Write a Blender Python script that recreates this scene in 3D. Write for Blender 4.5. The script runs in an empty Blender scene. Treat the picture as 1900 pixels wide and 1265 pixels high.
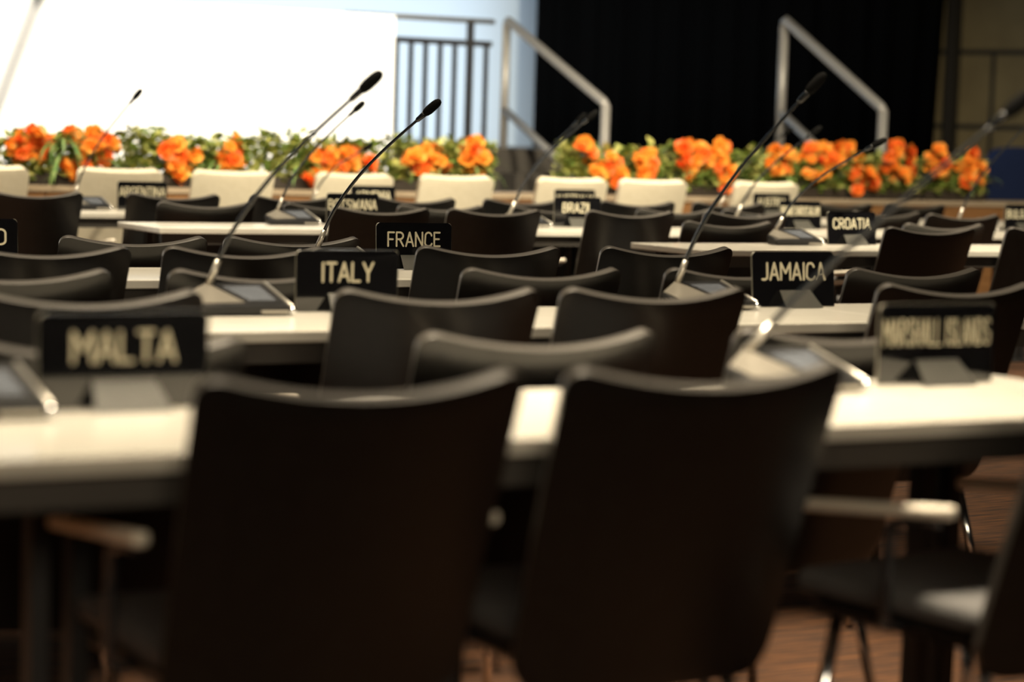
import bpy, bmesh, math, random
from mathutils import Vector, Matrix
random.seed(7)
SC = bpy.context.scene
COL = SC.collection

# ------------------------------------------------------------------ camera
FPX = 4200.0; CX = 950.0; CY = 632.5
YAW = math.atan(1.30675e-4 * FPX)          # the rows run at this angle across the view
ROLL = math.atan(0.0304733); PITCH = math.atan((632.5 - 258.4) * math.cos(ROLL) / FPX)
CAMZ = 1.19
ca, sa = math.cos(YAW), math.sin(YAW)
_R = Vector((ca, -sa, 0)); _F0 = Vector((sa, ca, 0)); _Z = Vector((0, 0, 1))
_F = _F0 * math.cos(PITCH) - _Z * math.sin(PITCH)
_U = _F0 * math.sin(PITCH) + _Z * math.cos(PITCH)
CR = _R * math.cos(ROLL) + _U * math.sin(ROLL)
CU = _U * math.cos(ROLL) - _R * math.sin(ROLL)
CAM = Vector((0, 0, CAMZ))
cd = bpy.data.cameras.new('camera')
cd.sensor_width = 36; cd.lens = FPX / 1900 * 36; cd.clip_start = 0.05; cd.clip_end = 200
cam = bpy.data.objects.new('camera', cd); COL.objects.link(cam)
cam.matrix_world = Matrix(((CR.x, CU.x, -_F.x, CAM.x), (CR.y, CU.y, -_F.y, CAM.y), (CR.z, CU.z, -_F.z, CAM.z), (0, 0, 0, 1)))
cd.dof.use_dof = True; cd.dof.focus_distance = 7.5; cd.dof.aperture_fstop = 1.95
SC.camera = cam

# ------------------------------------------------------------------ light and exposure
SC.view_settings.view_transform = 'Standard'; SC.view_settings.look = 'None'
SC.view_settings.exposure = 0.0; SC.view_settings.gamma = 1.0
w = bpy.data.worlds.new('world'); SC.world = w; w.use_nodes = True
w.node_tree.nodes['Background'].inputs[0].default_value = (1.0, 0.85, 0.68, 1)
w.node_tree.nodes['Background'].inputs[1].default_value = 0.02


def area(name, loc, target, sx, sy, power, color, spread=180):
    l = bpy.data.lights.new(name, 'AREA'); l.shape = 'RECTANGLE'; l.size = sx; l.size_y = sy
    l.energy = power; l.color = color; l.spread = math.radians(spread)
    o = bpy.data.objects.new(name, l); COL.objects.link(o); o.location = loc
    d = Vector(target) - Vector(loc)
    o.rotation_euler = d.to_track_quat('-Z', 'Y').to_euler()
    return o


def spot(name, loc, target, deg, power, color, radius=0.15, blend=0.4):
    l = bpy.data.lights.new(name, 'SPOT'); l.spot_size = math.radians(deg); l.spot_blend = blend
    l.energy = power; l.color = color; l.shadow_soft_size = radius
    o = bpy.data.objects.new(name, l); COL.objects.link(o); o.location = loc
    d = Vector(target) - Vector(loc)
    o.rotation_euler = d.to_track_quat('-Z', 'Y').to_euler()
    return o


WARM = (1.0, 0.84, 0.60)
for (lu, lv) in ((-0.1, 3.3), (2.1, 3.3)):
    area('ceiling_downlight', (lu, lv, 6.2), (lu, lv, 0), 1.1, 1.1, 33, WARM, 26)
for (lu, lv) in ((0.6, 5.0), (3.0, 4.5), (1.5, 8.0), (4.5, 8.2), (7.2, 8.4), (3.5, 11.2), (7.5, 11.4)):
    area('ceiling_downlight', (lu, lv, 6.2), (lu, lv, 0), 2.2, 2.2, 85 if lv < 6 else 68, WARM, 52)
area('rear_fill_light', (-0.5, -5.0, 3.4), (1.8, 4.5, 0.7), 5.0, 1.2, 115, WARM, 120)  # fill light added behind the camera to brighten armrests and chair rims
spot('stage_wash', (2.0, 6.0, 6.0), (4.0, 12.6, 0.9), 62, 2800, (1.0, 0.86, 0.62))
spot('stage_wash', (6.5, 4.5, 6.0), (9.0, 12.0, 0.9), 62, 4000, (1.0, 0.86, 0.62))
area('backdrop_wash', (8.5, 17.0, 1.35), (9.0, 20.2, 2.6), 10.0, 0.3, 190, (0.80, 0.90, 1.0), 150)

# ------------------------------------------------------------------ projection helpers (measured photo point -> place in the hall)


def ray(x, y):
    return (_F + CR * ((x - CX) / FPX) + CU * ((CY - y) / FPX)).normalized()


def on_z(x, y, z):
    d = ray(x, y); return CAM + d * ((z - CAM.z) / d.z)


def on_v(x, y, v):
    d = ray(x, y); return CAM + d * (v / d.y)


def on_plane(x, y, p, n):
    d = ray(x, y); return CAM + d * ((p - CAM).dot(n) / d.dot(n))


def project(p):
    q = Vector(p) - CAM; z = q.dot(_F)
    return CX + FPX * q.dot(CR) / z, CY - FPX * q.dot(CU) / z


def u_at(x, v, z):
    """where along a row (line v, height z) the photo column x falls"""
    lo, hi = -30.0, 40.0
    for _ in range(60):
        m = (lo + hi) / 2
        q = Vector((m, v, z)) - CAM
        if q.dot(_F) <= 0.01 or project((m, v, z))[0] < x: lo = m
        else: hi = m
    return (lo + hi) / 2


def hall(X, D, z=0.0):
    return Vector((X * ca + D * sa, -X * sa + D * ca, z))


# ------------------------------------------------------------------ materials


def mat(name, color, rough=0.5, metal=0.0, ior=1.5, coat=0.0, emit=None, strength=0.0):
    m = bpy.data.materials.new(name); m.use_nodes = True
    b = m.node_tree.nodes['Principled BSDF']
    b.inputs['Base Color'].default_value = (*color, 1); b.inputs['Roughness'].default_value = rough
    b.inputs['Metallic'].default_value = metal; b.inputs['IOR'].default_value = ior
    b.inputs['Coat Weight'].default_value = coat
    if emit:
        b.inputs['Emission Color'].default_value = (*emit, 1); b.inputs['Emission Strength'].default_value = strength
    return m


def noisy(name, c1, c2, scale, rough=0.6, stretch=(1, 1, 1), detail=4, ior=1.5, lo=0.35, hi=0.65, kind='noise', metal=0.0):
    m = mat(name, c1, rough, metal, ior); nt = m.node_tree; b = nt.nodes['Principled BSDF']
    tc = nt.nodes.new('ShaderNodeTexCoord'); mp = nt.nodes.new('ShaderNodeMapping')
    mp.inputs['Scale'].default_value = stretch
    if kind == 'noise':
        t = nt.nodes.new('ShaderNodeTexNoise'); t.inputs['Scale'].default_value = scale; t.inputs['Detail'].default_value = detail
        fac = t.outputs['Fac']
    elif kind == 'wave':
        t = nt.nodes.new('ShaderNodeTexWave'); t.inputs['Scale'].default_value = scale; t.inputs['Distortion'].default_value = 4.0
        t.inputs['Detail'].default_value = detail; fac = t.outputs['Fac']
    r = nt.nodes.new('ShaderNodeValToRGB')
    r.color_ramp.elements[0].position = lo; r.color_ramp.elements[0].color = (*c1, 1)
    r.color_ramp.elements[1].position = hi; r.color_ramp.elements[1].color = (*c2, 1)
    nt.links.new(tc.outputs['Object'], mp.inputs['Vector']); nt.links.new(mp.outputs['Vector'], t.inputs['Vector'])
    nt.links.new(fac, r.inputs['Fac']); nt.links.new(r.outputs['Color'], b.inputs['Base Color'])
    return m


M = {}
M['chair'] = noisy('black_leather', (0.003, 0.0028, 0.0026), (0.005, 0.0047, 0.0044), 40, 0.32, ior=1.46)
M['chair_edge_lit'] = mat('black_edge_lit', (0.05, 0.045, 0.04), 0.33, ior=1.6)  # backrest rim colour lightened to imitate the highlight on the rounded edge
M['seat'] = noisy('grey_seat_fabric', (0.075, 0.072, 0.072), (0.10, 0.097, 0.097), 160, 0.85)
M['pad'] = mat('armrest_pad', (0.70, 0.64, 0.54), 0.38)
M['chrome'] = mat('chrome', (0.75, 0.76, 0.78), 0.12, 1.0)
M['dark_chrome'] = mat('dark_chrome', (0.02, 0.02, 0.022), 0.18, 0.0, 1.7)
M['white_seat'] = noisy('cream_leather', (0.66, 0.60, 0.46), (0.70, 0.64, 0.50), 30, 0.5)
M['top'] = noisy('pale_table_laminate', (0.51, 0.485, 0.43), (0.55, 0.525, 0.465), 8, 0.22, ior=1.5)
M['apron'] = mat('table_apron_grey', (0.04, 0.035, 0.03), 0.5)
M['leg'] = mat('dark_steel', (0.012, 0.012, 0.013), 0.5)
M['plate'] = mat('black_gloss_acrylic', (0.004, 0.004, 0.005), 0.05, ior=1.95)
M['plate_edge'] = mat('sign_edge', (0.20, 0.19, 0.155), 0.25)
M['letter'] = mat('cream_lettering', (0.52, 0.48, 0.35), 0.5)
M['foot'] = mat('grey_sign_foot', (0.13, 0.127, 0.113), 0.35, 0.2)
M['mic_black'] = mat('black_plastic', (0.012, 0.012, 0.013), 0.35)
M['mic_neck'] = mat('neck_black', (0.008, 0.010, 0.013), 0.25, ior=1.6)
M['foam'] = noisy('foam', (0.003, 0.003, 0.003), (0.007, 0.007, 0.007), 400, 0.9, ior=1.15)
M['silver'] = mat('brushed_silver', (0.55, 0.52, 0.46), 0.28, 0.75)
M['panel_grey'] = mat('warm_grey_panel', (0.15, 0.137, 0.115), 0.4, 0.2)
M['display'] = mat('display_glass', (0.10, 0.11, 0.13), 0.08, ior=1.7)
M['rail'] = mat('brushed_steel_rail', (0.50, 0.49, 0.48), 0.42, 0.3)
M['grey_metal'] = mat('grey_handrail', (0.20, 0.20, 0.20), 0.4)
M['black_metal'] = mat('black_railing', (0.03, 0.03, 0.035), 0.4)
M['screen'] = mat('lit_white_panel', (0.9, 0.88, 0.82), 0.6, emit=(1.0, 0.985, 0.94), strength=0.95)
M['backdrop'] = mat('pale_blue_backdrop', (0.60, 0.72, 0.84), 0.9)
M['curtain'] = mat('black_velvet', (0.0015, 0.0015, 0.0015), 1.0, ior=1.05)
M['riser'] = noisy('stage_carpet', (0.05, 0.045, 0.04), (0.10, 0.09, 0.08), 220, 0.95)
M['wood'] = noisy('counter_wood', (0.20, 0.095, 0.035), (0.30, 0.15, 0.06), 3, 0.45, (1, 8, 14), 5)
M['wood_top'] = noisy('counter_top', (0.33, 0.26, 0.18), (0.40, 0.32, 0.23), 5, 0.35, (1, 8, 8), 5)
M['wall'] = noisy('olive_wall_panels', (0.18, 0.14, 0.067), (0.215, 0.17, 0.083), 2.5, 0.8)
M['joint'] = mat('dark_joint', (0.02, 0.017, 0.012), 0.7)
M['room'] = mat('dark_paint', (0.05, 0.045, 0.04), 0.9)
M['carpet'] = noisy('carpet', (0.012, 0.0042, 0.0016), (0.115, 0.043, 0.011), 5, 0.95, (1.2, 14, 1), 6, lo=0.35, hi=0.68)
M['blue'] = noisy('blue_fabric', (0.006, 0.018, 0.075), (0.008, 0.022, 0.09), 60, 0.9)
M['trough'] = mat('planter_dark', (0.03, 0.022, 0.015), 0.6)
M['leaf'] = noisy('leaf_green', (0.09, 0.16, 0.03), (0.25, 0.32, 0.06), 12, 0.45)
M['leaf_pale'] = noisy('leaf_pale', (0.33, 0.38, 0.10), (0.58, 0.55, 0.17), 12, 0.5)
M['strap'] = noisy('strap_leaf', (0.10, 0.24, 0.05), (0.32, 0.42, 0.16), 30, 0.45)
M['petal'] = noisy('orange_petal', (1.0, 0.28, 0.025), (1.0, 0.50, 0.07), 9, 0.5)
M['petal_red'] = noisy('red_orange_petal', (0.97, 0.15, 0.02), (1.0, 0.27, 0.04), 9, 0.5)
M['stamen'] = mat('yellow_centre', (0.9, 0.45, 0.04), 0.6)

# ------------------------------------------------------------------ mesh helpers


def mk(name, bm, material, parent=None, smooth=False):
    me = bpy.data.meshes.new(name); bm.normal_update(); bm.to_mesh(me); bm.free()
    return mko(name, me, material, parent, smooth)


def mko(name, me, material, parent=None, smooth=False):
    ms = material if isinstance(material, (list, tuple)) else [material]
    if len(me.materials) == 0:
        for m in ms: me.materials.append(m)
    if smooth:
        for p in me.polygons: p.use_smooth = True
    o = bpy.data.objects.new(name, me); COL.objects.link(o)
    if parent is not None: o.parent = parent
    return o


def thing(name, label, cat, loc=(0, 0, 0), rz=0.0, group=None):
    o = bpy.data.objects.new(name, None); COL.objects.link(o)
    o.empty_display_size = 0.1
    o.location = loc; o.rotation_euler = (0, 0, rz)
    o['label'] = label; o['category'] = cat
    if group: o['group'] = group
    return o


def tag(o, label, cat, group=None):
    o['label'] = label; o['category'] = cat
    if group: o['group'] = group
    return o


def struct(o):
    o['kind'] = 'structure'; return o


def dup(root, loc, rz, label, group=None):
    r = root.copy(); COL.objects.link(r); r.location = loc; r.rotation_euler = (0, 0, rz); r['label'] = label
    if group: r['group'] = group
    for ch in list(root.children):
        c = ch.copy(); COL.objects.link(c); c.parent = r
        for g in ch.children:
            d = g.copy(); COL.objects.link(d); d.parent = c
    return r


def box(bm, x0, x1, y0, y1, z0, z1, bev=0.0, seg=2):
    vs = [bm.verts.new(p) for p in ((x0, y0, z0), (x1, y0, z0), (x1, y1, z0), (x0, y1, z0), (x0, y0, z1), (x1, y0, z1), (x1, y1, z1), (x0, y1, z1))]
    fs = [bm.faces.new([vs[i] for i in q]) for q in ((3, 2, 1, 0), (4, 5, 6, 7), (0, 1, 5, 4), (1, 2, 6, 5), (2, 3, 7, 6), (3, 0, 4, 7))]
    if bev > 0:
        es = list({e for f in fs for e in f.edges})
        bmesh.ops.bevel(bm, geom=es, offset=bev, segments=seg, affect='EDGES', profile=0.5)
    return vs


def tube(bm, pts, radii, n=10, cap=True):
    pts = [Vector(p) for p in pts]
    if not isinstance(radii, (list, tuple)): radii = [radii] * len(pts)
    rings = []; up = None
    for i, p in enumerate(pts):
        t = (pts[min(i + 1, len(pts) - 1)] - pts[max(i - 1, 0)]).normalized()
        if up is None:
            up = Vector((0, 0, 1)) if abs(t.z) < 0.9 else Vector((1, 0, 0))
        a = t.cross(up).normalized(); b = a.cross(t).normalized(); up = b
        rings.append([bm.verts.new(p + (a * math.cos(2 * math.pi * k / n) + b * math.sin(2 * math.pi * k / n)) * radii[i]) for k in range(n)])
    for r0, r1 in zip(rings, rings[1:]):
        for k in range(n):
            bm.faces.new((r0[k], r0[(k + 1) % n], r1[(k + 1) % n], r1[k]))
    if cap:
        bm.faces.new(list(reversed(rings[0]))); bm.faces.new(rings[-1])


def ball(bm, c, r, sz=(1, 1, 1), seg=14):
    mtx = Matrix.Translation(c) @ Matrix.Diagonal((sz[0], sz[1], sz[2], 1))
    bmesh.ops.create_uvsphere(bm, u_segments=seg, v_segments=max(6, seg // 2), radius=r, matrix=mtx)


def prism(bm, poly, z0, z1):
    """poly: list of (x, y); z0/z1 numbers or functions of (x, y)"""
    f0 = z0 if callable(z0) else (lambda x, y: z0); f1 = z1 if callable(z1) else (lambda x, y: z1)
    b = [bm.verts.new((x, y, f0(x, y))) for x, y in poly]; t = [bm.verts.new((x, y, f1(x, y))) for x, y in poly]
    bm.faces.new(list(reversed(b))); bm.faces.new(t)
    n = len(poly)
    for i in range(n):
        bm.faces.new((b[i], b[(i + 1) % n], t[(i + 1) % n], t[i]))


def bez(p0, p1, p2, p3, n):
    out = []
    for i in range(n + 1):
        t = i / n; s = 1 - t
        out.append(Vector(p0) * s ** 3 + Vector(p1) * 3 * s * s * t + Vector(p2) * 3 * s * t * t + Vector(p3) * t ** 3)
    return out


def baked(bm, mats, mods):
    me = bpy.data.meshes.new('tmp'); bm.to_mesh(me); bm.free()
    for m in mats: me.materials.append(m)
    o = bpy.data.objects.new('tmp', me); COL.objects.link(o)
    for kind, kw in mods:
        md = o.modifiers.new(kind, kind)
        for k, v in kw.items(): setattr(md, k, v)
    dg = bpy.context.evaluated_depsgraph_get()
    out = bpy.data.meshes.new_from_object(o.evaluated_get(dg))
    bpy.data.objects.remove(o)
    for p in out.polygons: p.use_smooth = True
    return out


# ------------------------------------------------------------------ the room
b = bmesh.new(); box(b, -12, 24, -6, 30, -0.1, 0.0); struct(mk('floor', b, M['carpet']))
b = bmesh.new(); box(b, -12, 24, -6, 30, 6.6, 6.7); struct(mk('ceiling', b, M['room']))
b = bmesh.new(); box(b, -12, 24, 29.8, 30, 0, 6.6); struct(mk('wall_back', b, M['room']))
b = bmesh.new(); box(b, -12.2, -12, -6, 30, 0, 6.6); struct(mk('wall_left', b, M['room']))
b = bmesh.new(); box(b, -12, 24, -6.2, -6, 0, 6.6); struct(mk('wall_front', b, M['room']))
# angled panelled wall at the right, behind the curtain's edge
WP = hall((1740 - CX) * 27.0 / FPX, 27.0); WD = (hall(1, -0.69) - hall(0, 0)).normalized(); WN = Vector((WD.y, -WD.x, 0)).normalized()
if WN.dot(CAM - WP) < 0: WN = -WN


def wall_strip(name, a0, a1, z0, z1, t, m, off=0.0):
    b = bmesh.new()
    c = []
    for (s, d) in ((a0, off), (a1, off), (a1, off + t), (a0, off + t)):
        p = WP + WD * s + WN * d; c.append((p.x, p.y))
    prism(b, c, z0, z1)
    bmesh.ops.recalc_face_normals(b, faces=b.faces)
    return struct(mk(name, b, m))


def wall_s(x, y):
    p = on_plane(x, y, WP, WN); return (p - WP).dot(WD), p.z


wall_strip('wall_right', -6, 9, 0, 6.5, -0.15, M['wall'])
for i, (x, y) in enumerate(((1850, 97), (1850, 236))):
    z = wall_s(x, y)[1]; wall_strip('trim_%d' % (i + 1), -6, 9, z - 0.03, z + 0.03, 0.02, M['joint'])
for i, (x, y, wd) in enumerate(((1842, 160, 0.022), (1961, 60, 0.022))):
    s = wall_s(x, y)[0]; wall_strip('trim_%d' % (i + 3), s - wd, s + wd, 0, wall_s(x, 97)[1] if i == 0 else 6.4, 0.02, M['joint'])
s0 = wall_s(1776, 60)[0]
wall_strip('trim_5', s0 - 0.06, s0 + 0.06, 0, 6.4, 0.16, M['joint'])

# ------------------------------------------------------------------ the stage
SV = 15.5; SZ = 1.12
u_gap = u_at(1280, SV, 1.0)
b = bmesh.new(); box(b, -9, u_gap, SV, 24, 0, SZ, 0.01); struct(mk('stage', b, M['riser']))
b = bmesh.new(); box(b, u_gap, u_at(1715, 14.9, 1.0), 14.9, 24, 0, SZ, 0.01); struct(mk('stage_apron', b, M['riser']))

# pale blue backdrop behind the stage railing
uL, uR = u_at(-300, 20.2, 2), u_at(1060, 20.2, 2)
b = bmesh.new(); box(b, uL, uR, 20.2, 20.3, SZ, 5.6)
tag(mk('backdrop', b, M['backdrop']), 'pale blue backdrop at the rear of the stage behind the black railing', 'backdrop')

# black curtain
b = bmesh.new(); cL, cR = u_at(997, 19.4, 2), u_at(1745, 19.4, 2)
n = 220; cols = []
for i in range(n + 1):
    f = i / n; x = cL + (cR - cL) * f; yy = 19.4 + 0.05 * math.sin(f * 95) + 0.02 * math.sin(f * 231 + 1)
    sk = 0.045 * max(0, (f - 0.7) / 0.3)
    cols.append([b.verts.new((x + sk * (z - 2.0), yy, z)) for z in (SZ, 2.6, 4.2, 5.8)])
for c0, c1 in zip(cols, cols[1:]):
    for k in range(3): b.faces.new((c0[k], c1[k], c1[k + 1], c0[k + 1]))
cme = baked(b, [M['curtain']], [('SOLIDIFY', {'thickness': 0.012})])
tag(mko('stage_curtain', cme, M['curtain']), 'wide black pleated curtain hanging across the right half of the stage', 'curtain')

# bright white panel at the left, in front of the stage edge
pv = 15.1
pR = u_at(731, pv, 1.5); zt = on_v(731, 28, pv).z
t = thing('white_screen', 'tall bright white lit panel behind the flowers at left', 'panel', (pR, pv, 0))
b = bmesh.new(); box(b, -7.5, 0, 0, 0.06, 0.25, zt, 0.004); mk('panel_face', b, M['screen'], t)
for k, fx in enumerate((-6.6, -3.7, -0.7)):
    b = bmesh.new(); box(b, fx - 0.03, fx + 0.03, 0.0, 0.06, 0.02, 0.25, 0.003); mk('leg', b, M['leg'], t)
    b = bmesh.new(); box(b, fx - 0.04, fx + 0.04, -0.17, 0.23, 0.0, 0.02, 0.003); mk('foot', b, M['leg'], t)

# black guard railing on the stage edge
gv = SV + 0.15
p_l, p_r = u_at(640, gv, 2), u_at(912, gv, 2)
z1, z2 = on_v(870, 38, gv).z, on_v(870, 80, gv).z
t = thing('guard_railing', 'black metal guard railing on the stage edge against the pale blue backdrop', 'railing', (p_l, gv, SZ))
L = p_r - p_l
b = bmesh.new(); tube(b, [(0, 0, z1 - SZ), (L + 0.02, 0, z1 - SZ)], 0.02); mk('handrail', b, M['grey_metal'], t, True)
b = bmesh.new(); box(b, 0, L, -0.02, 0.02, z2 - SZ - 0.022, z2 - SZ + 0.022, 0.004); mk('upper_bar', b, M['black_metal'], t)
b = bmesh.new(); box(b, 0, L, -0.02, 0.02, 0.0, 0.03, 0.004); mk('lower_bar', b, M['black_metal'], t)
for xx in (653, 680, 707, 734, 761, 788, 815, 842, 900):
    uu = u_at(xx, gv, 1.6) - p_l
    b = bmesh.new(); box(b, uu - 0.017, uu + 0.017, -0.012, 0.012, 0.03, z2 - SZ - 0.02); mk('baluster', b, M['black_metal'], t)
uu = u_at(870, gv, 1.6) - p_l
b = bmesh.new(); box(b, uu - 0.024, uu + 0.024, -0.024, 0.024, 0, z1 - SZ, 0.004); mk('post', b, M['black_metal'], t)


def stairs(name, u0, u1, v, label):
    t = thing(name, label, 'stairs', ((u0 + u1) / 2, v, 0)); hw = (u1 - u0) / 2
    for k in range(5):
        b = bmesh.new(); box(b, -hw, hw, -0.25 * (k + 1), -0.25 * k - 0.002, 0, SZ * (5 - k) / 6, 0.006); mk('step', b, M['riser'], t)
    return t


def handrail(xt, yt, yb, xl, yl, ymid, v, r, label):
    top = on_v(xt, yt, v)
    uu = top.x; run = 1.5
    # choose the run so the lower bend falls where measured
    lo, hi = 0.3, 2.6
    for _ in range(40):
        run = (lo + hi) / 2
        if u_at(xl, v - run, 1.45) < uu: lo, hi = lo, run
        else: lo, hi = lo, hi
        x = project((uu, v - run, 1.45))[0]
        if x < xl: lo = run
        else: hi = run
    zl = on_v(xl, yl, v - run).z
    zm = on_v(xt, ymid, v).z
    t = thing('stair_handrail', label, 'handrail', (uu, v, 0), 0, 'steel stair handrails')
    slope = (top.z - zl) / run
    zb0 = SZ if True else 0
    stepz = lambda d: SZ * max(0, 5 - int(d / 0.25)) / 6
    b = bmesh.new(); tube(b, [(0, 0.04, zb0), (0, 0.04, top.z - r)], r, 14); mk('post', b, M['rail'], t, True)
    b = bmesh.new(); tube(b, [(0, -run, stepz(run - 0.01) + 0.002), (0, -run, zl)], r, 14); mk('post', b, M['rail'], t, True)
    b = bmesh.new(); tube(b, [(0, 0.04, top.z - 0.02), (0, 0.02, top.z), (0, -run + 0.03, zl + 0.025), (0, -run, zl - 0.01)], r, 14); mk('top_rail', b, M['rail'], t, True)
    b = bmesh.new(); tube(b, [(0, 0.04, zm), (0, -run, zm - slope * run)], r * 0.9, 12); mk('mid_rail', b, M['rail'], t, True)
    return uu, run


h1u, _ = handrail(945, 38, 272, 1124, 196, 203, SV, 0.033, 'brushed steel stair handrail in front of the blue backdrop edge')
h2u, _ = handrail(1461, 38, 272, 1638, 205, 208, 14.95, 0.037, 'brushed steel stair handrail standing alone against the black curtain')
stairs('stage_stairs', h1u - 0.04, h1u + 1.1, SV, 'carpeted stage steps beside the handrail at the blue backdrop')
stairs('stage_stairs', h2u - 0.04, h2u + 0.75, 14.9, 'carpeted stage steps beside the handrail at the black curtain')

# long wooden counter in front of the stage
KV = 12.9; KZ = 0.84
kl, kr = u_at(-350, KV, KZ), u_at(2250, KV, KZ)
t = thing('wooden_counter', 'long brown wooden counter carrying the flower boxes before the stage', 'counter', ((kl + kr) / 2, KV, 0))
hl = (kr - kl) / 2
b = bmesh.new(); box(b, -hl, hl, -0.02, 0.46, KZ - 0.035, KZ, 0.004); mk('counter_top', b, M['wood_top'], t)
npan = 8
for k in range(npan):
    x0 = -hl + 2 * hl * k / npan
    b = bmesh.new(); box(b, x0 + 0.004, x0 + 2 * hl / npan - 0.004, 0.0, 0.02, 0.08, KZ - 0.036, 0.003); mk('front_panel', b, M['wood'], t)
b = bmesh.new(); box(b, -hl, hl, 0.03, 0.42, 0.0, 0.08); mk('plinth', b, M['trough'], t)
b = bmesh.new(); box(b, -hl, hl, 0.4, 0.44, 0.08, KZ - 0.036); mk('back_panel', b, M['wood'], t)

# blue chair far right
bp = on_v(1833, 278, 16.6)
t = thing('blue_chair', 'tall dark blue upholstered chair at the far right beyond the counter', 'chair', (bp.x + 0.30, 16.6, 0), math.radians(-10))
b = bmesh.new()
hwb = 0.30; zt = bp.z
n = 24
cols = []
for i in range(n + 1):
    x = -hwb * math.cos(math.pi * i / n); R = 0.07
    e = max(0, abs(x) - (hwb - R)); ztop = zt + 0.03 * (1 - (x / hwb) ** 2) - R + math.sqrt(max(0, R * R - e * e))
    cols.append([b.verts.new((x * (0.86 + 0.14 * k / 10), -0.06 - 0.1 * k / 10 + 0.25 * x * x, 0.42 + (ztop - 0.42) * k / 10)) for k in range(11)])
for c0, c1 in zip(cols, cols[1:]):
    for k in range(10): b.faces.new((c0[k], c1[k], c1[k + 1], c0[k + 1]))
mko('backrest', baked(b, [M['blue']], [('SOLIDIFY', {'thickness': 0.06}), ('BEVEL', {'width': 0.02, 'segments': 3})]), M['blue'], t)
b = bmesh.new(); box(b, -0.27, 0.27, -0.06, 0.46, 0.42, 0.5, 0.025, 3); mk('seat', b, M['blue'], t, True)
for sx in (-0.22, 0.22):
    for sy in (0.0, 0.42):
        b = bmesh.new(); tube(b, [(sx, sy, 0.43), (sx * 1.05, sy, 0.0)], 0.016); mk('leg', b, M['leg'], t, True)

# ------------------------------------------------------------------ desks
TZ = 0.755; TD = 0.57
CROW = [557.387, 348.581, 257.893, 202.987, 168.651, 144.874]
ROWV = [FPX * 0.435 / c * ca for c in CROW]      # near edge of each row of desks


def desk(row, x0, x1, label):
    v = ROWV[row]
    ua = u_at(x0, v, TZ); ub = u_at(x1, v, TZ)
    L = ub - ua
    t = thing('conference_desk', label, 'desk', (ua, v, 0), 0, 'conference desks')
    b = bmesh.new(); box(b, 0.001, L - 0.001, 0, TD, TZ - 0.026, TZ, 0.003, 2); mk('desktop', b, M['top'], t)
    b = bmesh.new(); box(b, 0.02, L - 0.02, 0.03, 0.05, TZ - 0.075, TZ - 0.0265); mk('apron', b, M['apron'], t)
    for xx in (0.14, L - 0.2):
        for d in (0, 0.065):
            b = bmesh.new(); box(b, xx + d - 0.015, xx + d + 0.015, 0.515, 0.56, 0.015, TZ - 0.0265); mk('leg', b, M['leg'], t)
        b = bmesh.new(); box(b, xx - 0.04, xx + 0.105, 0.47, 0.568, 0, 0.0148, 0.004); mk('foot', b, M['leg'], t)
    return t


DESKS = [
    (0, -620, 545, 'nearest pale desk at left, under the MALTA sign'),
    (0, 545, 1290, 'nearest pale desk in the middle, mostly behind the two front black chairs'),
    (0, 1290, 2250, 'nearest pale desk at right, under the MARSHALL ISLANDS sign'),
    (1, -400, 180, 'pale desk at the left edge, just left of the ITALY desk'),
    (1, 180, 975, 'pale desk carrying the ITALY sign'),
    (1, 975, 1700, 'pale desk carrying the JAMAICA sign'),
    (1, 1700, 2300, 'pale desk at the right edge, just right of the JAMAICA desk'),
    (2, -360, 215, 'pale desk at the left edge behind the ITALY row, under a sign ending in D'),
    (2, 215, 930, 'pale desk carrying the FRANCE sign'),
    (3, 1303, 1700, 'pale desk carrying the CROATIA sign'),
    (3, 1700, 2150, 'pale desk just right of the CROATIA desk, at the right edge'),
    (4, 296, 790, 'pale desk carrying the BOTSWANA sign'),
    (4, 790, 1215, 'pale desk carrying the BRAZIL sign'),
    (4, 1215, 1640, 'pale desk carrying the BRUNEI DARUSSALAM sign'),
    (4, 1640, 2060, 'pale desk carrying the BULGARIA sign at the right edge'),
    (5, 85, 500, 'pale desk in the farthest row carrying the ARGENTINA sign'),
    (5, 500, 880, 'pale desk in the farthest row carrying the ARMENIA sign'),
    (5, 880, 1250, 'pale desk in the farthest row carrying the AUSTRALIA sign'),
    (5, 1250, 1610, 'pale desk in the farthest row carrying the AUSTRIA sign'),
    (5, 1610, 2000, 'pale desk in the farthest row, right of the AUSTRIA desk'),
]
for d in DESKS: desk(*d)

# ------------------------------------------------------------------ chairs
CW = 0.487; CZ = 0.876


def back_mesh(hw, z0, ztop, dip, lean, R, Rb, thick, bev, wrap, mats, narrow=0.06, flip=1.0):
    b = bmesh.new(); n = 40; m = 14; cols = []
    for i in range(n + 1):
        x = -hw * math.cos(math.pi * i / n)
        e = max(0.0, abs(x) - (hw - R)); zt = ztop - dip * (1 - (x / hw) ** 2) - R + math.sqrt(max(0.0, R * R - e * e))
        e = max(0.0, abs(x) - (hw - Rb)); zb = z0 + Rb - math.sqrt(max(0.0, Rb * Rb - e * e))
        c = []
        for k in range(m + 1):
            z = zb + (zt - zb) * k / m
            f = max(0.0, (z - z0) / (ztop - z0))
            c.append(b.verts.new((x * (1 - narrow * (1 - f)), -lean * f ** 1.15 + wrap * (x / hw) ** 2, z)))
        cols.append(c)
    for c0, c1 in zip(cols, cols[1:]):
        for k in range(m): b.faces.new((c0[k], c1[k], c1[k + 1], c0[k + 1]))
    return baked(b, mats, [('SOLIDIFY', {'thickness': thick, 'offset': 0.0, 'material_offset_rim': 1}),
                           ('BEVEL', {'width': bev, 'segments': 3, 'limit_method': 'ANGLE', 'angle_limit': math.radians(50), 'harden_normals': False})])


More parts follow.
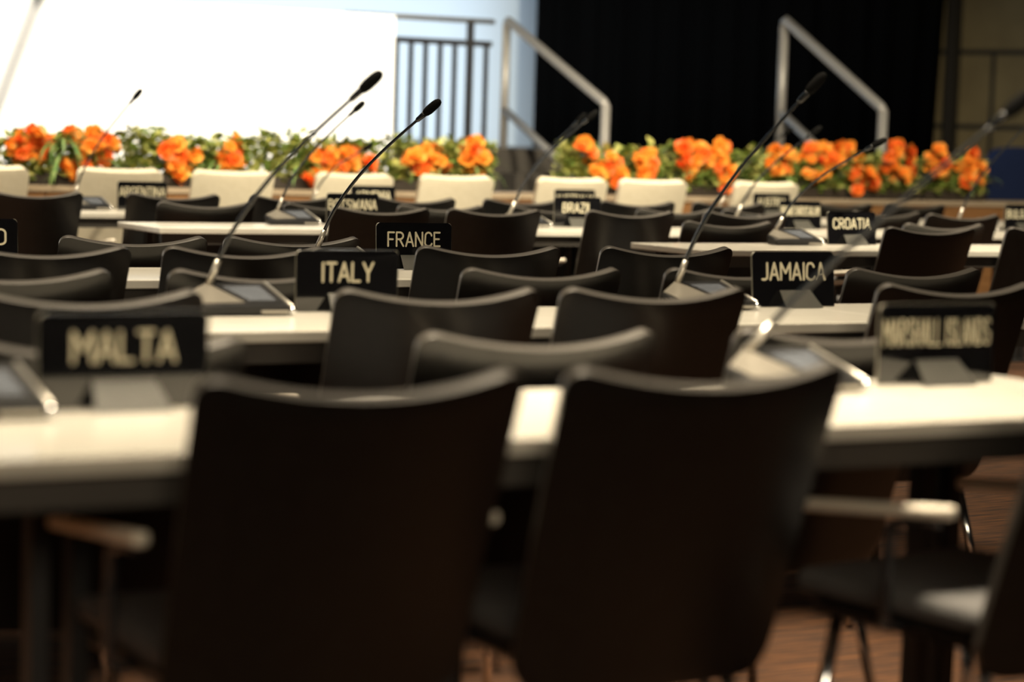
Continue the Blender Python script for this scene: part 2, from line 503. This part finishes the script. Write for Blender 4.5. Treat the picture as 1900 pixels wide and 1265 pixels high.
BACK = back_mesh(CW / 2, 0.36, CZ, 0.036, 0.17, 0.036, 0.06, 0.022, 0.0095, 0.045, [M['chair'], M['chair_edge_lit']])
WBACK = back_mesh(CW / 2 - 0.005, 0.42, 0.965, 0.012, 0.17, 0.04, 0.05, 0.06, 0.022, 0.03, [M['white_seat'], M['white_seat']], 0.02)


def make_chair(label, white=False):
    t = thing('white_chair' if white else 'conference_chair', label, 'chair', (0, 0, 0), 0, 'white front row chairs' if white else 'black conference chairs')
    if white: mko('backrest', WBACK, M['white_seat'], t)
    else: mko('backrest', BACK, [M['chair'], M['chair_edge_lit']], t)
    sm = M['white_seat'] if white else M['seat']
    b = bmesh.new(); box(b, -0.215, 0.215, 0.03, 0.46, 0.425, 0.47, 0.02, 3); mk('seat', b, sm, t, True)
    b = bmesh.new(); box(b, -0.205, 0.205, 0.04, 0.42, 0.395, 0.424, 0.008, 2); mk('seat_shell', b, M['chair'], t)
    for s in (() if white else (-1, 1)):
        x = s * 0.239
        b = bmesh.new()
        vs = box(b, x - 0.014, x + 0.014, 0.085, 0.49, -0.0115, 0.0115, 0.009, 3)
        for vtx in b.verts: vtx.co.z += 0.628 - 0.10 * vtx.co.y
        a = mk('armrest', b, M['pad'], t, True)
        b = bmesh.new(); tube(b, [(x, 0.11, 0.603), (x, 0.17, 0.597), (x, 0.215, 0.58), (x, 0.22, 0.53), (x, 0.22, 0.44), (s * 0.234, 0.22, 0.412), (s * 0.15, 0.22, 0.405)], 0.0095, 8)
        mk('arm_bracket', b, M['dark_chrome'], a, True)
    for sx in (-1, 1):
        b = bmesh.new(); tube(b, [(sx * 0.17, 0.39, 0.40), (sx * 0.215, 0.43, 0.008)], 0.012, 8); mk('leg', b, M['chrome'], t, True)
        b = bmesh.new(); tube(b, [(sx * 0.17, 0.07, 0.40), (sx * 0.215, -0.03, 0.008)], 0.012, 8); mk('leg', b, M['chrome'], t, True)
    return t


proto = {False: None, True: None}


def chair(xl, xr, y, label, rot=0.0, vmin=None, vmax=None, white=False, zc=CZ, v=None, sz=1.0):
    xm = (xl + xr) / 2
    if v is None:
        p = on_z(xm, y, zc)
        v0 = p.y
        if vmax is not None and p.y > vmax: p.y = vmax
        if vmin is not None and p.y < vmin: p.y = vmin
        v = p.y
        if abs(v - v0) > 0.05: 0 and print('CLAMP %.2f' % (v - v0), label, project((p.x, v, zc)), y)
    u = u_at(xm, v, zc)
    rz = math.radians(rot)
    off = Matrix.Rotation(rz, 3, 'Z') @ Vector((0, -0.125, 0))
    loc = (u - off.x, v - off.y, 0)
    if proto[white] is None:
        proto[white] = make_chair(label, white); o = proto[white]
        o.location = loc; o.rotation_euler = (0, 0, rz)
    else:
        o = dup(proto[white], loc, rz, label)
    o.scale.z = sz
    return o


def dk(row, xl, xr, y, label, rot=0.0):
    """chair drawn up to the desk of that row"""
    chair(xl, xr, y, label, rot, vmax=ROWV[row] - 0.11, vmin=ROWV[row] - 0.30)


def adv(row, xl, xr, y, label, rot=0.0):
    """chair standing right behind (beyond) the desk of that row"""
    chair(xl, xr, y, label, rot, vmin=ROWV[row] + TD + 0.06, vmax=ROWV[row] + TD + 0.10, zc=0.857, sz=0.857 / CZ)


dk(0, 397, 962, 668, 'nearest black chair left of centre, in front of the MALTA row desk')
dk(0, 1062, 1574, 668, 'nearest black chair right of centre, left of the MARSHALL ISLANDS sign')
dk(0, 1940, 2385, 668, 'black chair at the lower right edge showing its grey seat and armrest', 9)
adv(0, -55, 447, 630, 'black chair directly behind the MALTA sign')
adv(0, 780, 1228, 607, 'black chair whose satin back rises behind the two nearest chairs, at centre')
adv(0, 1345, 1780, 613, 'black chair behind the MARSHALL ISLANDS microphone, partly hidden')
dk(1, -40, 358, 541, 'black chair at the left edge between the MALTA sign and the ITALY microphone')
dk(1, 640, 995, 536, 'black chair just right of the ITALY sign, drawn up to the desk')
dk(1, 1055, 1380, 530, 'black chair just left of the JAMAICA microphone base, drawn up to the desk')
dk(1, 1612, 1945, 520, 'black chair above and behind the MARSHALL ISLANDS sign')
adv(1, -148, 195, 502, 'black chair with satin back at the left edge, below the sign ending in D')
adv(1, 325, 648, 498, 'black chair directly behind the ITALY microphone base')
adv(1, 865, 1152, 491, 'black chair with satin back below and right of the FRANCE sign, behind ITALY desk')
adv(1, 1235, 1511, 489, 'black chair directly behind the JAMAICA microphone base')
adv(1, 1566, 1833, 487, 'black chair with satin back just right of the JAMAICA sign')
dk(2, -65, 227, 457, 'black chair at the left edge drawn up below the sign ending in D')
dk(2, 310, 605, 458, 'black chair whose top edge meets the FRANCE microphone stem')
dk(2, 785, 1035, 452, 'black chair overlapping the last letter of the FRANCE sign')
dk(2, 1130, 1350, 453, 'black chair crossed by the JAMAICA microphone stem, below the CROATIA desk end')
adv(2, 117, 383, 437, 'black chair with satin back below the left end of the BOTSWANA desk')
adv(2, 430, 660, 435, 'black chair with satin back just behind the FRANCE microphone')
dk(3, 1640, 1815, 418, 'black chair right of the CROATIA sign, nearest of the stack of tops there')
dk(3, 1855, 2040, 416, 'black chair cut by the right edge, right of the CROATIA desk chairs')
adv(3, 1265, 1440, 405, 'black chair with satin back just left of the CROATIA microphone base')
adv(3, 1680, 1826, 406, 'black chair peeping out directly behind the chair right of CROATIA')
dk(4, 625, 790, 385, 'black chair between the BOTSWANA and FRANCE signs')
dk(4, 840, 997, 389, 'black chair just above and right of the FRANCE sign')
dk(4, 1090, 1253, 390, 'black chair just right of the BRAZIL sign')
dk(4, 1312, 1456, 390, 'black chair left of the BRUNEI DARUSSALAM sign')
dk(4, 1716, 1860, 391, 'black chair just left of the BULGARIA sign')
adv(4, 300, 467, 370, 'black chair with satin back just beyond the BOTSWANA desk, left of its microphone')
adv(4, 747, 893, 377, 'black chair with satin back in front of a white chair, right of ARMENIA sign')
adv(4, 1187, 1323, 381, 'black chair with satin back beyond the BRAZIL desk, left of AUSTRIA sign')
adv(4, 1575, 1716, 382, 'black chair with satin back just above the CROATIA sign')
adv(4, 1343, 1478, 384, 'black chair with satin back just below the AUSTRIA sign')
adv(4, 535, 690, 372, 'black chair with satin back directly behind the BOTSWANA sign')
adv(4, 955, 1095, 377, 'black chair with satin back directly behind the BRAZIL microphone')
dk(5, -16, 144, 352, 'black chair at the left edge in front of the farthest row of desks')
dk(5, 243, 403, 361, 'black chair overlapping the lower right of the ARGENTINA sign')
dk(5, 472, 620, 363, 'black chair directly behind the BOTSWANA microphone stem')
dk(5, 700, 839, 366, 'black chair just right of the ARMENIA sign in the farthest row')
dk(5, 900, 1042, 371, 'black chair left of the AUSTRALIA sign in the farthest row')
dk(5, 1125, 1244, 372, 'black chair right of the AUSTRALIA sign in the farthest row')
dk(5, 1288, 1418, 373, 'black chair left of the AUSTRIA sign in the farthest row')
adv(5, 1502, 1622, 373, 'black chair right of the AUSTRIA sign in the farthest row')
adv(5, 1640, 1759, 373, 'black chair rightmost in the farthest row, under the last orange flowers')

WV = ROWV[5] + TD + 0.36
for (xl, xr, lab) in ((-108, 45, 'white chair cut by the left edge of the photo'),
                      (147, 295, 'white chair directly behind the ARGENTINA sign'),
                      (360, 502, 'white chair between the ARGENTINA and ARMENIA signs'),
                      (590, 722, 'white chair directly behind the ARMENIA sign'),
                      (783, 908, 'white chair alone between the ARMENIA and AUSTRALIA signs'),
                      (998, 1122, 'white chair directly behind the AUSTRALIA sign'),
                      (1148, 1272, 'white chair just right of the AUSTRALIA sign'),
                      (1365, 1475, 'white chair directly behind the AUSTRIA sign')):
    chair(xl, xr, 320, lab, white=True, zc=0.965, v=WV)

# ------------------------------------------------------------------ country signs


def arc(cx, cy, rx, ry, a0, a1, n=10):
    return [(cx + rx * math.cos(math.radians(a0 + (a1 - a0) * i / n)), cy + ry * math.sin(math.radians(a0 + (a1 - a0) * i / n))) for i in range(n + 1)]


W_ = 0.5
GL = {
    'A': (W_ * 1.05, [[(0, 0), (0.26, 1), (0.52, 0)], [(0.08, 0.3), (0.44, 0.3)]]),
    'B': (W_, [[(0, 0), (0, 1)] + [(0.22, 1)] + arc(0.22, 0.77, 0.22, 0.23, 90, -90) + [(0, 0.54)], [(0.22, 0.54)] + arc(0.22, 0.27, 0.26, 0.27, 90, -90) + [(0, 0)]]),
    'C': (W_, [[(0.47, 0.78)] + arc(0.25, 0.75, 0.22, 0.25, 15, 180) + arc(0.25, 0.25, 0.25, 0.25, 180, 345)]),
    'D': (W_, [[(0, 0), (0, 1), (0.2, 1)] + arc(0.2, 0.72, 0.28, 0.28, 90, 0) + arc(0.2, 0.28, 0.28, 0.28, 0, -90) + [(0, 0)]]),
    'E': (W_ * 0.86, [[(0.4, 1), (0, 1), (0, 0), (0.4, 0)], [(0, 0.52), (0.34, 0.52)]]),
    'F': (W_ * 0.86, [[(0.42, 1), (0, 1), (0, 0)], [(0, 0.5), (0.34, 0.5)]]),
    'G': (W_, [[(0.47, 0.78)] + arc(0.25, 0.75, 0.22, 0.25, 15, 180) + arc(0.25, 0.25, 0.24, 0.25, 180, 360) + [(0.49, 0.46), (0.28, 0.46)]]),
    'H': (W_, [[(0, 0), (0, 1)], [(0.48, 0), (0.48, 1)], [(0, 0.52), (0.48, 0.52)]]),
    'I': (0.06, [[(0.03, 0), (0.03, 1)]]),
    'J': (W_ * 0.7, [[(0.33, 1), (0.33, 0.25)] + arc(0.12, 0.22, 0.21, 0.22, 0, -80) + [(0, 0.02)]]),
    'L': (W_ * 0.84, [[(0, 1), (0, 0), (0.4, 0)]]),
    'M': (W_ * 1.2, [[(0, 0), (0, 1), (0.3, 0.4), (0.6, 1), (0.6, 0)]]),
    'N': (W_, [[(0, 0), (0, 1), (0.48, 0), (0.48, 1)]]),
    'O': (W_, [arc(0.25, 0.75, 0.25, 0.25, 0, 180) + arc(0.25, 0.25, 0.25, 0.25, 180, 360) + [(0.5, 0.75)]]),
    'R': (W_, [[(0, 0), (0, 1), (0.22, 1)] + arc(0.22, 0.75, 0.25, 0.25, 90, -90) + [(0, 0.5)], [(0.22, 0.5), (0.48, 0)]]),
    'S': (W_, [arc(0.25, 0.76, 0.22, 0.24, 25, 180, 8) + arc(0.25, 0.76, 0.22, 0.24, 180, 265, 6) + arc(0.25, 0.26, 0.24, 0.26, 80, -10, 8) + arc(0.25, 0.26, 0.24, 0.26, -10, -155, 8)]),
    'T': (W_ * 0.95, [[(0, 1), (0.48, 1)], [(0.24, 1), (0.24, 0)]]),
    'U': (W_, [[(0, 1), (0, 0.25)] + arc(0.25, 0.25, 0.25, 0.25, 180, 360) + [(0.5, 1)]]),
    'V': (W_, [[(0, 1), (0.25, 0), (0.5, 1)]]),
    'W': (W_ * 1.4, [[(0, 1), (0.17, 0), (0.35, 0.8), (0.53, 0), (0.7, 1)]]),
    'Y': (W_, [[(0, 1), (0.25, 0.45), (0.5, 1)], [(0.25, 0.45), (0.25, 0)]]),
    'Z': (W_, [[(0, 1), (0.48, 1), (0, 0), (0.48, 0)]]),
}


def lettering(text, H, maxw, stroke, xc, zc, y):
    """engraved line lettering as a thin raised mesh in the x-z plane facing -y"""
    gap = 0.17; x = 0; runs = []
    for chh in text:
        if chh == ' ': x += 0.34; continue
        wd, lines = GL[chh]
        for ln in lines: runs.append([(x + px, pz) for px, pz in ln])
        x += wd + gap
    tot = x - gap
    sx = H
    if tot * H > maxw: sx = maxw / tot
    st = stroke * (1.0 if sx == H else max(0.62, sx / H))
    b = bmesh.new(); subs = []
    for ln in runs:
        pts = [Vector(((px - tot / 2) * sx + xc, (pz - 0.5) * (H - st) + zc)) for px, pz in ln]
        pts = [p for i, p in enumerate(pts) if i == 0 or (p - pts[i - 1]).length > 1e-5]
        cur = [pts[0]]
        for i in range(1, len(pts)):
            cur.append(pts[i])
            if i < len(pts) - 1 and (pts[i] - pts[i - 1]).angle(pts[i + 1] - pts[i]) > 0.8:
                subs.append(cur); cur = [pts[i]]
        subs.append(cur)
    for q, pts in enumerate(subs):
        # every stroke lies a hair in front of the one before it, so strokes never share a plane
        yy = y - 0.00005 * (q % 12); n = len(pts); L = []; Rr = []
        for i, p in enumerate(pts):
            d0 = (pts[i] - pts[i - 1]).normalized() if i else (pts[1] - pts[0]).normalized()
            d1 = (pts[i + 1] - pts[i]).normalized() if i < n - 1 else d0
            t = (d0 + d1).normalized(); nn = Vector((-t.y, t.x)); k = st / 2 / max(0.6, nn.dot(Vector((-d0.y, d0.x))))
            L.append(b.verts.new((p.x + nn.x * k, yy, p.y + nn.y * k))); Rr.append(b.verts.new((p.x - nn.x * k, yy, p.y - nn.y * k)))
        for i in range(n - 1): b.faces.new((L[i], Rr[i], Rr[i + 1], L[i + 1]))
        for i, sg in ((0, -1), (n - 1, 1)):
            t = (pts[1] - pts[0]).normalized() if i == 0 else (pts[-1] - pts[-2]).normalized()
            nn = Vector((-t.y, t.x)); mid = []
            for j in range(1, 6):
                an = math.pi * j / 6; o = nn * math.cos(an) * st / 2 + t * sg * math.sin(an) * st / 2
                mid.append(b.verts.new((pts[i].x + o.x, yy, pts[i].y + o.y)))
            b.faces.new([L[i]] + mid + [Rr[i]])
    bmesh.ops.recalc_face_normals(b, faces=b.faces)
    return b


PW = 0.275; PH = 0.152


def sign(row, xc, text, label, tilt=0.0, back=0.47, ytop=None):
    v = ROWV[row] + back
    u = u_at(xc, v, TZ + 0.08)
    t = thing('country_sign', label, 'sign', (u, v, TZ), 0, 'country name signs')
    # plate with rounded upper corners
    b = bmesh.new(); R = 0.012
    out = [(-PW / 2, 0.001), (PW / 2, 0.001)] + arc(PW / 2 - R, PH - R, R, R, 0, 90, 6) + arc(-PW / 2 + R, PH - R, R, R, 90, 180, 6)
    f0 = [b.verts.new((x, -0.0025, z)) for x, z in out]; f1 = [b.verts.new((x, 0.0025, z)) for x, z in out]
    b.faces.new(f0); b.faces.new(list(reversed(f1)))
    for f in b.faces: f.material_index = 0
    n = len(out)
    for i in range(n):
        f = b.faces.new((f0[(i + 1) % n], f0[i], f1[i], f1[(i + 1) % n])); f.material_index = 1
    es = [e for e in b.edges if all(abs(vv.co.y + 0.0025) < 1e-6 for vv in e.verts)]
    bmesh.ops.bevel(b, geom=es, offset=0.0011, segments=1, affect='EDGES', material=1)
    pl = mk('plate', b, [M['plate'], M['plate_edge']], t)
    lt = mk('lettering', lettering(text, 0.051, 0.252, 0.0062, 0.0, 0.098, -0.0032), M['letter'], pl)
    pl.rotation_euler = (math.radians(tilt), 0, 0)
    # folded foot in front
    b = bmesh.new()
    q = [(-0.052, -0.0045, 0.047), (0.05, -0.0045, 0.047), (0.064, -0.05, 0.001), (-0.060, -0.05, 0.001)]
    vs = [b.verts.new(p) for p in q]; b.faces.new((vs[3], vs[2], vs[1], vs[0]))
    bmesh.ops.solidify(b, geom=list(b.faces), thickness=0.0022)
    mk('sign_foot', b, M['foot'], t)
    return t


SIGNS = [
    (0, 230, 'MALTA', 'black sign reading MALTA on the nearest desk', 0.0),
    (0, 1737, 'MARSHALL ISLANDS', 'black sign reading MARSHALL ISLANDS on the nearest desk', 0.0),
    (1, 644, 'ITALY', 'black sign reading ITALY on a pale desk', 0.0),
    (1, 1475, 'JAMAICA', 'black sign reading JAMAICA on a pale desk', -6.0),
    (2, -50, 'FINLAND', 'black sign cut by the left edge, only its last letter D showing', -6.0),
    (2, 769, 'FRANCE', 'sharp black sign reading FRANCE between chair backs', -3.0),
    (3, 1582, 'CROATIA', 'black sign reading CROATIA on a pale desk', -6.0),
    (4, 654, 'BOTSWANA', 'small black sign reading BOTSWANA behind the FRANCE microphone', 0.0),
    (4, 1071, 'BRAZIL', 'small black sign reading BRAZIL in front of the AUSTRALIA sign', 0.0),
    (4, 1486, 'BRUNEI DARUSSALAM', 'small black sign reading BRUNEI DARUSSALAM left of CROATIA', -5.0),
    (4, 1898, 'BULGARIA', 'small black sign reading BULGARIA cut by the right edge', 0.0),
    (5, 264, 'ARGENTINA', 'small black sign reading ARGENTINA before a white chair', 0.0),
    (5, 692, 'ARMENIA', 'small black sign reading ARMENIA just behind the BOTSWANA sign', 0.0),
    (5, 1066, 'AUSTRALIA', 'small black sign reading AUSTRALIA behind the BRAZIL sign', 0.0),
    (5, 1431, 'AUSTRIA', 'small black sign reading AUSTRIA before a white chair', 0.0),
]
for s in SIGNS: sign(*s)

# ------------------------------------------------------------------ gooseneck microphones


def microphone(row, xb, head, label, bend=0.35, lean=0.22, up=1.0):
    v = ROWV[row] + 0.375
    ub = u_at(xb, v, TZ + 0.012)
    org = Vector((ub - 0.108, v + 0.085, TZ))
    t = thing('conference_microphone', label, 'microphone', org, 0, 'gooseneck microphones')
    top = lambda x, y: 0.022 + (y + 0.085) / 0.17 * 0.046
    body = [(-0.15, -0.085), (0.112, -0.085), (0.104, 0.085), (-0.045, 0.085), (-0.142, -0.005)]
    b = bmesh.new(); prism(b, body, 0.004, top)
    bmesh.ops.bevel(b, geom=list(b.edges), offset=0.004, segments=2, affect='EDGES')
    mk('base', b, M['mic_black'], t)

    def onbody(name, poly, m, lift=0.0015, th=0.0015):
        b = bmesh.new(); prism(b, poly, lambda x, y: top(x, y) + lift - th, lambda x, y: top(x, y) + lift)
        return mk(name, b, m, t)
    onbody('speaker_panel', [(-0.134, -0.004), (-0.118, -0.062), (0.0, -0.058), (-0.046, 0.078)], M['panel_grey'], 0.0025, 0.003)
    onbody('display_bezel', [(0.004, -0.06), (0.098, -0.06), (0.092, 0.076), (-0.036, 0.076)], M['mic_black'], 0.0018, 0.002)
    onbody('display', [(0.016, -0.046), (0.084, -0.046), (0.080, 0.052), (-0.016, 0.052)], M['display'], 0.0026, 0.001)
    b = bmesh.new(); tube(b, [(0.106, 0.082, top(0, 0.082)), (0.110, -0.082, top(0, -0.082)), (0.111, -0.087, 0.012)], 0.0048, 8); mk('side_rim', b, M['silver'], t, True)
    b = bmesh.new(); box(b, 0.03, 0.10, -0.089, -0.085, 0.007, 0.014, 0.001); mk('front_strip', b, M['silver'], t)
    b = bmesh.new(); ball(b, (0.110, -0.086, 0.013), 0.0095); mk('end_button', b, M['chrome'], t, True)
    # neck
    apex = Vector((-0.043, 0.07, top(0, 0.07)))
    hd = on_v(head[0], head[1], org.y + 0.07 - lean) - org
    d = (hd - apex).normalized()
    sd = (d * 0.55 + Vector((0, 0, up)) * 0.45).normalized()
    st = apex + sd * 0.065
    b = bmesh.new(); tube(b, [apex - sd * 0.006, apex + sd * 0.03, st], [0.0105, 0.009, 0.008], 12); mk('neck_socket', b, M['silver'], t, True)
    L = (hd - st).length
    hdir = (hd - (st + sd * L * bend)).normalized()
    hb = hd - hdir * 0.06
    pts = bez(st - sd * 0.01, st + sd * L * bend, hb - hdir * L * 0.3, hb, 26)
    b = bmesh.new(); tube(b, pts, [0.0062 - 0.0018 * i / 26 for i in range(27)], 8); nk = mk('gooseneck', b, M['mic_neck'], t, True)
    b = bmesh.new(); tube(b, [hb - hdir * 0.012, hb - hdir * 0.004, hb + hdir * 0.02, hb + hdir * 0.026], [0.005, 0.0082, 0.0092, 0.0092], 12)
    hdm = mk('head_collar', b, M['mic_neck'], t, True)
    b = bmesh.new()
    prof = [(0.0, 0.009), (0.006, 0.0125), (0.02, 0.0148), (0.045, 0.0146), (0.058, 0.0125), (0.066, 0.008), (0.069, 0.002)]
    tube(b, [hb + hdir * (0.024 + a) for a, _ in prof], [r for _, r in prof], 14); mk('windscreen', b, M['foam'], t, True)
    return t


MICS = [
    (0, 92, (97, -70), 'microphone left of the MALTA sign, its grey stem leaving the top left', 0.2, 0.05, 1.0),
    (0, 1605, (1893, 190), 'blurred microphone left of the MARSHALL ISLANDS sign, stem crossing JAMAICA', 0.25, 0.22, 0.2),
    (1, 541, (690, 150), 'large microphone left of the ITALY sign', 0.3, 0.25, 1.0),
    (1, 1403, (1516, 153), 'microphone left of the JAMAICA sign with a bright display', 0.3, 0.25, 1.0),
    (2, 704, (803, 198), 'sharp microphone just left of the FRANCE sign', 0.3, 0.25, 1.0),
    (3, 1527, (1632, 264), 'microphone left of the CROATIA sign, bent low over the flowers', 0.3, 0.3, 1.0),
    (4, 593, (667, 197), 'small microphone left of the BOTSWANA sign', 0.3, 0.25, 1.0),
    (4, 1022, (1100, 213), 'small microphone left of the BRAZIL sign', 0.3, 0.25, 1.0),
    (4, 1440, (1515, 242), 'small microphone left of the BRUNEI DARUSSALAM sign', 0.3, 0.25, 1.0),
    (4, 1850, (1935, 205), 'small microphone left of the BULGARIA sign', 0.3, 0.25, 1.0),
    (5, 206, (256, 174), 'small microphone left of the ARGENTINA sign against the white panel', 0.3, 0.25, 1.0),
    (5, 646, (684, 272), 'small microphone left of the ARMENIA sign, bent low', 0.3, 0.25, 1.0),
    (5, 1022, (1080, 218), 'small microphone left of the AUSTRALIA sign', 0.3, 0.25, 1.0),
    (5, 1398, (1463, 242), 'small microphone left of the AUSTRIA sign', 0.3, 0.25, 1.0),
]
for m_ in MICS: microphone(*m_)

# ------------------------------------------------------------------ flower boxes on the counter


def petal(bm, ang, tilt, ln, wd, mi, rng):
    ca_, sa_ = math.cos(ang), math.sin(ang); rows = []
    for i in range(5):
        t = i / 4; r = ln * t
        wv = wd * (0.25 + 0.9 * math.sin(math.pi * min(1, t * 0.62 + 0.12))) * (1 if t < 0.9 else 0.75)
        z = math.sin(tilt) * r + 0.25 * ln * t * t * rng.uniform(-0.4, 0.7); rr = math.cos(tilt) * r
        rows.append([bm.verts.new((ca_ * rr - sa_ * k * wv, sa_ * rr + ca_ * k * wv, z + 0.25 * wv * abs(k))) for k in (-1, 0, 1)])
    for r0, r1 in zip(rows, rows[1:]):
        for k in range(2):
            f = bm.faces.new((r0[k], r0[k + 1], r1[k + 1], r1[k])); f.material_index = mi; f.smooth = True


BLOOMS = []
for k in range(6):
    rng = random.Random(k); b = bmesh.new()
    for ring, (cnt, tilt, ln) in enumerate(((6, 0.25, 0.062), (5, 0.75, 0.052), (4, 1.15, 0.036))):
        for j in range(cnt):
            petal(b, 2 * math.pi * (j + 0.5 * ring) / cnt + rng.uniform(-0.2, 0.2), tilt + rng.uniform(-0.2, 0.2), ln * rng.uniform(0.85, 1.1), 0.026, 0, rng)
    bmesh.ops.create_uvsphere(b, u_segments=8, v_segments=6, radius=0.011, matrix=Matrix.Translation((0, 0, 0.02)))
    for f in b.faces:
        if f.calc_center_median().length < 0.036 and len(f.verts) and f.calc_area() < 0.00004: f.material_index = 1
    me = bpy.data.meshes.new('blossom'); b.to_mesh(me); b.free()
    me.materials.append(M['petal'] if k % 3 else M['petal_red']); me.materials.append(M['stamen'])
    BLOOMS.append(me)


def leaf(bm, base, d, ln, wd, droop, mi=0, n=4, twist=0.0):
    d = Vector(d).normalized(); side = d.cross(Vector((0, 0, 1)))
    if side.length < 0.05: side = Vector((1, 0, 0))
    side.normalize(); side = Matrix.Rotation(twist, 3, d) @ side
    p = Vector(base); rows = []
    for i in range(n + 1):
        t = i / n; wv = wd * math.sin(math.pi * (0.12 + 0.86 * t)) if i < n else wd * 0.05
        rows.append([bm.verts.new(p - side * wv), bm.verts.new(p + side * wv)])
        p = p + d * (ln / n); d = (d + Vector((0, 0, -droop / n))).normalized()
    for r0, r1 in zip(rows, rows[1:]):
        f = bm.faces.new((r0[0], r0[1], r1[1], r1[0])); f.material_index = mi; f.smooth = True


# orange clusters as seen: centre x, centre y, half width, half height (photo measures), number of blossoms
CLUST = [(55, 270, 42, 28, 12), (140, 305, 30, 28, 8), (185, 270, 28, 30, 8), (140, 250, 22, 10, 3), (155, 335, 20, 10, 3), (330, 290, 32, 24, 10), (330, 325, 10, 8, 2), (425, 283, 32, 24, 10),
         (600, 300, 24, 28, 9), (580, 343, 12, 8, 2), (668, 293, 34, 24, 10), (790, 297, 36, 24, 10), (878, 290, 24, 32, 11),
         (1088, 277, 15, 18, 4), (1132, 305, 28, 34, 10), (1190, 298, 24, 26, 8), (1280, 295, 30, 34, 11), (1325, 285, 22, 20, 6), (1352, 320, 30, 32, 9),
         (1448, 300, 28, 26, 9), (1515, 300, 30, 30, 10), (1560, 280, 26, 14, 5), (1600, 320, 26, 34, 10), (1665, 300, 36, 34, 12), (1740, 298, 26, 24, 8), (1798, 308, 26, 32, 10),
         (1585, 352, 10, 6, 2), (-60, 290, 40, 30, 8), (-160, 285, 40, 30, 7)]
FV = KV + 0.2
BOXES = [(-230, 8, 'flower box cut by the left edge of the photo'),
         (8, 222, 'flower box with drooping strap leaves behind the leftmost white chairs'),
         (222, 480, 'flower box behind the ARGENTINA sign with two orange clusters'),
         (480, 705, 'flower box with orange blossoms crossed by the ITALY microphone stem'),
         (705, 912, 'flower box just left of the gap in front of the stage riser'),
         (1036, 1232, 'flower box just right of the gap, below the first handrail'),
         (1232, 1412, 'flower box with dense orange blossoms between the two handrails'),
         (1412, 1562, 'flower box at the foot of the second handrail'),
         (1562, 1700, 'flower box crossed by the tip of the CROATIA microphone'),
         (1700, 1822, 'last flower box at the right end of the row')]
GREEN = {(205, 300): 1, (480, 580): 1, (700, 760): 1, (825, 850): 1, (1036, 1072): 1, (1215, 1250): 1, (1385, 1415): 1}
rb = random.Random(3)
for (xa, xb, lab) in BOXES:
    ua, ub = u_at(xa, FV, KZ + 0.1), u_at(xb, FV, KZ + 0.1)
    L = ub - ua - 0.012; t = thing('flower_box', lab, 'flower box', (ua + 0.006, FV, KZ), 0, 'flower boxes on the counter')
    b = bmesh.new()
    box(b, 0.02, L - 0.02, -0.085, 0.085, 0, 0.075, 0.006); mk('trough', b, M['trough'], t)
    # foliage
    b = bmesh.new(); b2 = bmesh.new()
    for k in range(int(1250 * L)):
        x = rb.uniform(0.01, L - 0.01); y = rb.uniform(-0.09, 0.1)
        zz = 0.05 + 0.25 * rb.random() ** 1.25; a = rb.uniform(0, 2 * math.pi)
        px = project((ua + x, FV, KZ + 0.15))[0]
        green = any(g0 < px < g1 for g0, g1 in GREEN)
        target = b2 if rb.random() < (0.55 if green else 0.4) else b
        if green and rb.random() < 0.5: zz += 0.05
        leaf(target, (x, y, zz), (math.cos(a) * 0.7, math.sin(a) * 0.7 - 0.25, rb.uniform(-0.1, 0.9)), rb.uniform(0.05, 0.10), rb.uniform(0.014, 0.026), rb.uniform(0, 1.2), 0, 3, rb.uniform(-0.8, 0.8))
    for vv in list(b.verts) + list(b2.verts):
        vv.co.x = min(max(vv.co.x, 0.0), L); vv.co.z = max(vv.co.z, 0.012)
    mk('foliage', b, M['leaf'], t); o = mk('pale_foliage', b2, M['leaf_pale'], t); o['label'] = 'yellowish green foliage'
    # long strap leaves in tufts
    b = bmesh.new()
    for k in range(max(2, int(3.2 * L))):
        x = rb.uniform(0.1, L - 0.1)
        for j in range(9):
            a = rb.uniform(0, 2 * math.pi)
            leaf(b, (x, -0.02 + rb.uniform(-0.03, 0.03), 0.1), (math.cos(a) * 0.55, math.sin(a) * 0.45 - 0.25, rb.uniform(0.5, 1.1)), rb.uniform(0.2, 0.32), 0.011, rb.uniform(1.2, 3.0), 0, 8, rb.uniform(-0.4, 0.4))
    if xa == 8:
        x = u_at(112, FV - 0.08, KZ + 0.2) - ua
        for j in range(16):
            a = rb.uniform(-1.2, 1.2)
            leaf(b, (x + rb.uniform(-0.02, 0.02), -0.1, 0.2), (math.sin(a) * 0.7, -0.5, rb.uniform(-0.2, 1.0)), rb.uniform(0.2, 0.36), 0.013, rb.uniform(1.0, 3.2), 0, 8, rb.uniform(-0.3, 0.3))
    for vv in b.verts: vv.co.z = max(vv.co.z, 0.006)
    mk('strap_leaves', b, M['strap'], t)
    # blossoms
    for (cx, cy, hw, hh, cnt) in CLUST:
        if not (xa <= cx < xb): continue
        for j in range(int(cnt * 1.6)):
            rr = math.sqrt(rb.random()); a = rb.uniform(0, 2 * math.pi)
            vv = FV + rb.uniform(-0.15, -0.03)
            p = on_v(cx + hw * rr * math.cos(a), cy + hh * rr * math.sin(a) + 3, vv)
            o = bpy.data.objects.new('blossom', BLOOMS[rb.randrange(6)]); COL.objects.link(o); o.parent = t
            o.location = (p.x - ua - 0.006, p.y - FV, max(p.z - KZ, 0.06))
            o.rotation_euler = (math.radians(rb.uniform(35, 100)), rb.uniform(-0.5, 0.5), rb.uniform(-0.9, 0.6))
            s = rb.uniform(0.65, 1.05); o.scale = (s, s, s)
